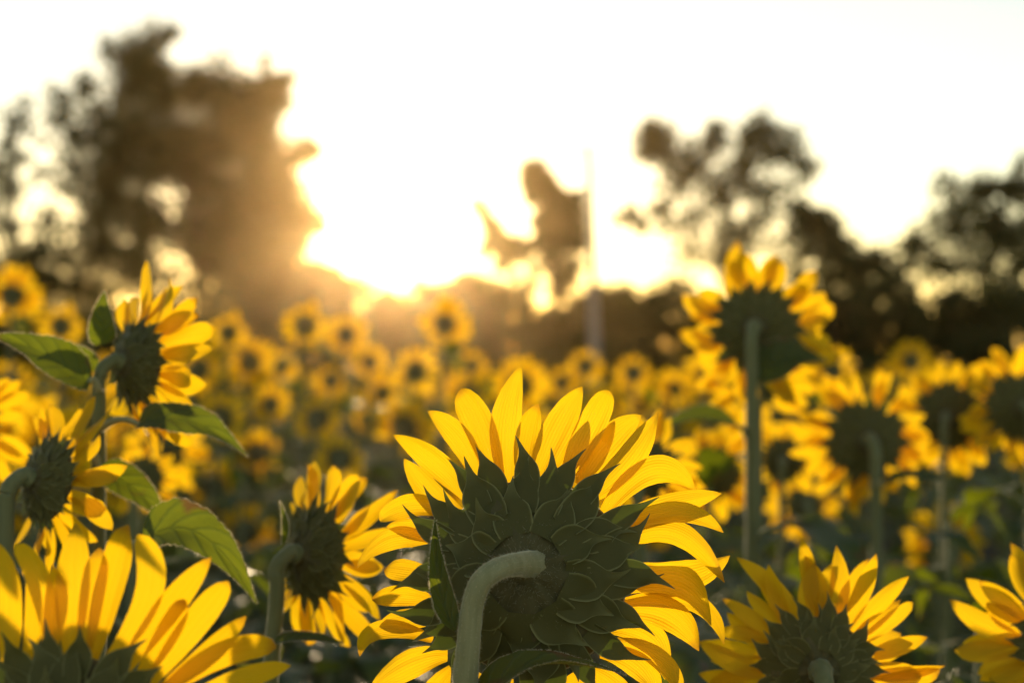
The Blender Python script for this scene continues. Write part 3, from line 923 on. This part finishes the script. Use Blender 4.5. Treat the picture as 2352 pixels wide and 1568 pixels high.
f16 = flower('sunflower behind the upright one at the left, low and dim', 330, 1100, 2.3, 46, 46, 10, -10, 26, 26, (0, .5), (-.4, .3), .4, (), 5, leaf_top=.15)
f17 = flower('sunflower behind the tall right one, below its drooping petals', 1735, 862, 2.6, 62, 92, 5, -5, 22, 27, (-.2, .3), (-.4, .3), .42, (), 6, leaf_top=.2)

# leaves that show large in front, attached to the stems they grow from
def grow(fl, base, mid, tip, wpx, hint, seed, stem_pt=None, fold=.12, wav=.06):
    d = base[2]
    o = np.array(fl.location)
    add_leaf(fl, P(*base), P(*mid), P(*tip), wpx / FPX * d, np.array(hint, float), seed, o, (30, 8), True, P(*stem_pt) if stem_pt else None, fold, wav)

grow(f3, (205, 880, 1.46), (105, 800, 1.42), (-25, 770, 1.40), 105, (.15, -.75, .6), 61, (228, 900, 1.47))
grow(f3, (222, 850, 1.5), (180, 795, 1.5), (130, 808, 1.5), 42, (0, -.8, .6), 62)
grow(f3, (240, 790, 1.45), (228, 740, 1.44), (240, 668, 1.45), 62, (.1, -1, 0), 63)
grow(f3, (318, 975, 1.45), (430, 930, 1.43), (570, 1048, 1.44), 108, (.1, -.55, .8), 64, (232, 985, 1.47))
grow(f3, (226, 1075, 1.46), (300, 1100, 1.44), (388, 1205, 1.43), 95, (.5, -.7, .55), 65, (220, 1060, 1.47))
grow(f4, (330, 1245, 1.36), (450, 1130, 1.34), (590, 1385, 1.33), 130, (.2, -.55, .8), 66, (150, 1330, 1.37))
grow(f5, (628, 1478, 1.38), (700, 1450, 1.37), (790, 1478, 1.37), 55, (0, -.35, 1), 67, (590, 1500, 1.39))
grow(f5, (648, 1250, 1.37), (660, 1200, 1.365), (642, 1150, 1.365), 24, (1, -.6, 0), 68)
grow(f8, (1700, 985, 2.15), (1620, 935, 2.1), (1520, 985, 2.05), 110, (0, -.4, 1), 69, (1712, 1000, 2.19))
grow(f8, (1730, 865, 2.2), (1800, 800, 2.18), (1900, 830, 2.2), 110, (0, -.7, .7), 70, (1716, 900, 2.19))
grow(f9, (2030, 1115, 2.5), (2100, 1075, 2.45), (2190, 1110, 2.45), 70, (0, -.5, 1), 71, (1998, 1120, 2.53))
grow(f11, (2120, 1230, 2.3), (2160, 1205, 2.25), (2260, 1300, 2.2), 95, (.2, -.5, 1), 72)


# ------------------------------------------------------------------ leaves low in the field
def leafy_plant(seed, H):
    r = np.random.default_rng(seed)
    root = empty('sunflower_plant', (0, 0, 0), 'dark leafy sunflower plant without a flower among the stems', 'plant', 'leafy plants low among the sunflowers')
    path = catmull([np.array([0, 0, H]), np.array([r.uniform(-.03, .03), r.uniform(-.03, .03), H * .5]), np.zeros(3)], 6)
    V, F = tube(path, np.interp(np.linspace(0, 1, len(path)), [0, 1], [.005, .013]), 7)
    obj('stem', mesh('stem', V, F, M_STEM_PLAIN), root)
    for k in range(12):
        z = H - .01 - k * H * .07
        q = path[int(np.argmin(np.abs(path[:, 2] - z)))]
        a = 2.4 * k + r.uniform(-.3, .3)
        e = np.array([math.cos(a), math.sin(a), 0])
        ln = r.uniform(.16, .25) * (.5 if k < 2 else 1)
        pb = q + e * (.01 + .05 * (k > 1))
        sh = ribbon([pb, pb + e * ln * .55 + np.array([0, 0, r.uniform(.02, .07)]), pb + e * ln + np.array([0, 0, -r.uniform(.02, .12)])], ln * .74, PROF_LEAF,
                    np.array([0, 0, 1.0]), 9, 4, fold=.1, wav=.07, jag=.04, seed=seed * 9 + k)
        lf = obj('leaf', mesh('leaf', sh[0], sh[1], M_LEAF, sh[2]), root)
        if k > 1:
            V, F = tube([q, pb + e * .004], [.003, .0025], 5)
            obj('petiole', mesh('petiole', V, F, M_STEM), lf)
    return root


leafy = [leafy_plant(500 + i, h) for i, h in enumerate((1.05, 1.15, 1.25, 1.32))]
rl = np.random.default_rng(77)
LOW = [(1700, 1190, 2.3), (1820, 1180, 2.0), (1950, 1240, 1.9), (2100, 1210, 2.2), (2250, 1240, 2.0), (1620, 1160, 2.6), (2180, 1160, 2.7), (2330, 1180, 2.5), (1560, 1230, 2.1), (1900, 1150, 3.1),
       (560, 1330, 2.0), (480, 1290, 2.3), (400, 1260, 2.6), (640, 1270, 2.7), (850, 1180, 3.0), (300, 1180, 2.8), (120, 1290, 2.0), (520, 1190, 3.2), (760, 1120, 3.5), (60, 1120, 2.8),
       (2040, 1120, 3.3), (2280, 1090, 3.4), (1720, 1110, 3.5), (1480, 1150, 3.0), (900, 1100, 4.0), (620, 1060, 4.6), (460, 1090, 4.2), (1000, 1080, 4.5), (1560, 1060, 4.2), (1860, 1060, 4.4), (2150, 1040, 4.6),
       (420, 1000, 5.2), (560, 1020, 5.8), (680, 1040, 5.2), (800, 1060, 5.0), (900, 1020, 6.0), (620, 960, 7.0), (780, 960, 7.4), (480, 950, 7.8), (1420, 1000, 5.4), (1560, 990, 6.0), (1700, 1000, 5.6),
       (1850, 990, 6.2), (2000, 1000, 5.6), (2160, 980, 6.4), (2300, 990, 5.8), (200, 990, 5.6), (60, 980, 6.2), (1640, 1130, 1.75), (1760, 1240, 1.7), (2060, 1280, 1.65), (2210, 1200, 1.75), (1480, 1240, 1.75)]
for i, (x, y, d) in enumerate(LOW):
    o = leafy[i] if i < 4 else copy_tree(leafy[int(rl.integers(0, 4))])
    p = P(x, y, d)
    H = (1.05, 1.15, 1.25, 1.32)
    o.location = (p[0], p[1], 0)
    o.rotation_euler = (0, 0, rl.uniform(0, 6.28))
    near = min(((abs(x - fx) + abs(y - fy) * .4, nm) for fx, fy, nm in (
        (1738, 1000, 'the tall right sunflower'), (1985, 1100, 'the round dark-backed sunflower'), (2180, 1100, 'the sunflower turned right'), (2325, 1100, 'the right-edge sunflower'),
        (1560, 1100, 'the right petals of the sharp sunflower'), (725, 1285, 'the half-hidden left sunflower'), (430, 1250, 'the arched sunlit leaf'), (110, 1150, 'the shaded left sunflower'),
        (930, 1150, 'the left petals of the sharp sunflower'))))[1]
    o['label'] = ('near ' if d < 2.25 else 'mid-distance ' if d < 3.3 else 'farther ') + 'dark leafy flowerless sunflower plant under ' + near
    sc = rl.uniform(.9, 1.08) * (1.12 if d > 5 else 1.0)
    o.scale = (sc, sc, sc)

n = 16000
yy = 1.2 + 22 * rl.random(n) ** 1.3
xx = (rl.random(n) - .5) * (yy * .85 + 1.2)
zz = np.abs(rl.normal(0, .2, n)) + .01
a = rl.normal(0, 1, (n, 3)) * np.array([1, 1, .5])
a /= np.linalg.norm(a, axis=1)[:, None]
bb = np.cross(a, rl.normal(0, 1, (n, 3)))
bb /= np.linalg.norm(bb, axis=1)[:, None]
L = rl.uniform(.05, .12, n)[:, None]
p = np.stack([xx, yy, np.minimum(zz, .75)], axis=1)
tag(obj('ground_cover', fast_quads('ground_cover', np.stack([p - a * L * .5, p + bb * L * .28, p + a * L * .5, p - bb * L * .28], axis=1), 4, M_GRASS)), kind='stuff')

# ------------------------------------------------------------------ flowers of the field that can be told apart
GROUP_FIELD = 'sunflowers of the soft field behind'
FIELD = [
    (28, 680, 68, 'ring-shaped sunflower high at the left edge against the trees'), (140, 750, 58, 'orange ring sunflower left of the upright sunflower, against the dark trees'),
    (18, 880, 72, 'dim sunflower at the left edge under the leaf'), (700, 748, 62, 'round blurred sunflower standing tall left of the sun glow'),
    (1022, 745, 60, 'round blurred sunflower standing tall right of the sun glow'), (525, 765, 55, 'golden blurred sunflower just right of the upright one'),
    (575, 832, 54, 'blurred sunflower with grey centre under the golden one'), (645, 842, 52, 'blurred sunflower with dark centre below the tall left ring'),
    (850, 832, 50, 'glowing sunflower under the brightest sparkle of the hedge'), (795, 770, 46, 'glowing sunflower beside the hedge sparkle on its left'),
    (955, 855, 62, 'blurred sunflower above the left petals of the sharp one'), (1082, 842, 50, 'blurred sunflower between the tall right ring and the sharp flower tip'),
    (1195, 885, 80, 'large blurred sunflower right behind the topmost sharp petal'), (1345, 842, 52, 'blurred sunflower in front of the foot of the pole'),
    (1455, 858, 54, 'blurred sunflower right of the pole, ring with green centre'), (1550, 892, 50, 'blurred sunflower left of the tall right sunflower'),
    (730, 962, 68, 'olive ring sunflower in the open middle of the left field'), (508, 962, 68, 'dark-centred sunflower above the tip of the sunlit leaf'),
    (592, 1040, 62, 'half-lit sunflower beyond the tip of the sunlit leaf'), (930, 980, 78, 'dark-centred sunflower left of the long left petals of the sharp one'),
    (562, 1225, 84, 'dim wide sunflower behind the stem of the half-hidden one'), (1010, 1020, 60, 'blurred sunflower peeping between the upper left sharp petals'),
    (2092, 828, 56, 'small ring sunflower alone against the dark wood at right'), (2050, 875, 56, 'sunflower tucked under the lone ring at right'),
    (1910, 850, 58, 'sunflower right of the tall dark back, half hidden'), (490, 1120, 70, 'dim sunflower low between sunlit leaf and half-hidden flower'),
    (905, 1150, 36, 'small yellow sunflower left of the sharp petals'), (760, 875, 50, 'sunflower in the glow above the olive ring'), (1290, 880, 48, 'small sunflower left of the pole foot'),
    (1390, 930, 56, 'sunflower behind the upper right petals of the sharp one'), (455, 850, 60, 'sunflower close behind the right petals of the upright one'), (880, 905, 50, 'sunflower under the glowing pair'),
    (2240, 890, 50, 'small sunflower between the two right-edge flowers'), (2110, 1095, 60, 'low dim sunflower beside the stem right of the round one'), (1860, 930, 50, 'sunflower behind the top petals of the round one'),
]
PROTO_H = [.95, 1.2, 1.2, 1.45, 1.45, 1.65, 1.65, 1.85, 1.85, 2.1, 2.1, 2.4]
protos = [far_sunflower('blurred sunflower', 40 + v, H, .056 + .005 * (v % 4), .078 + .009 * ((v * 2) % 5), R_((-14, 3, 10, -5, 16, -20, 2)[v % 7]), GROUP_FIELD, 11, False)
          for v, H in enumerate(PROTO_H)]
used = set()


def place_far(v, head, rz, label, scale=1.0):
    """Stand a copy of a proto tall enough so that its head is at the given world point; its foot is in the soil."""
    ok = [i for i, H in enumerate(PROTO_H) if H * scale >= head[2] - .01]
    ok = [i for i in ok if PROTO_H[i] <= PROTO_H[ok[0]] + .01]
    i = ok[v % len(ok)]
    o = copy_tree(protos[i]) if i in used else protos[i]
    used.add(i)
    o.scale = (scale, scale, scale)
    o.location = (head[0] + .06 * math.sin(rz), head[1] - .06 * math.cos(rz), head[2] - PROTO_H[i] * scale)
    o.rotation_euler = (0, 0, rz)
    o['label'] = label
    return o


rf = np.random.default_rng(8)
taken = []
for i, (x, y, r, lab) in enumerate(FIELD):
    sc = rf.uniform(.92, 1.08)
    d = .152 * sc * FPX / r
    h = P(x, y, d)
    place_far(i % 7, h, rf.uniform(-.35, .25), lab, sc)
    taken.append((x, y, r))



def far_label(x, y, d):
    side = ('left of the glow under the sun', 'below the glow under the sun', 'between the sharp flower and the pole', 'right of the pole')[0 if x < 650 else 1 if x < 1080 else 2 if x < 1370 else 3]
    size = ('large soft sunflower low in the near rows, ', 'mid-sized soft sunflower in the middle rows, ', 'tiny soft sunflower in the far rows, ')[0 if d < 7.5 else 1 if d < 12 else 2]
    return size + side


count = 0
tries = 0
while count < 200 and tries < 6000:
    tries += 1
    d = 3.6 + 17 * rf.random() ** .8
    x = rf.uniform(-80, 2430)
    lo = 855 if d > 6 else 960
    y = lo + abs(rf.normal(0, 1)) * (170 if d < 8 else 70) * (8 / max(d, 6))
    if y > 1500:
        continue
    r = .152 * FPX / d
    if d < 7 and 820 < x < 1300 and y < 1000:
        continue
    if any((x - a) ** 2 + (y - b) ** 2 < (.95 * (r + c)) ** 2 * .5 for a, b, c in taken[:len(FIELD)]):
        continue
    h = P(x, y, d)
    if h[2] < .7:
        continue
    place_far(int(rf.integers(0, 7)), h, rf.normal(-.05, .6), far_label(x, y, d), rf.uniform(.72, 1.15))
    count += 1

def drop_tree(o):
    for ch in list(o.children):
        drop_tree(ch)
    bpy.data.objects.remove(o)


for i, o in enumerate(protos):
    if i not in used:
        drop_tree(o)
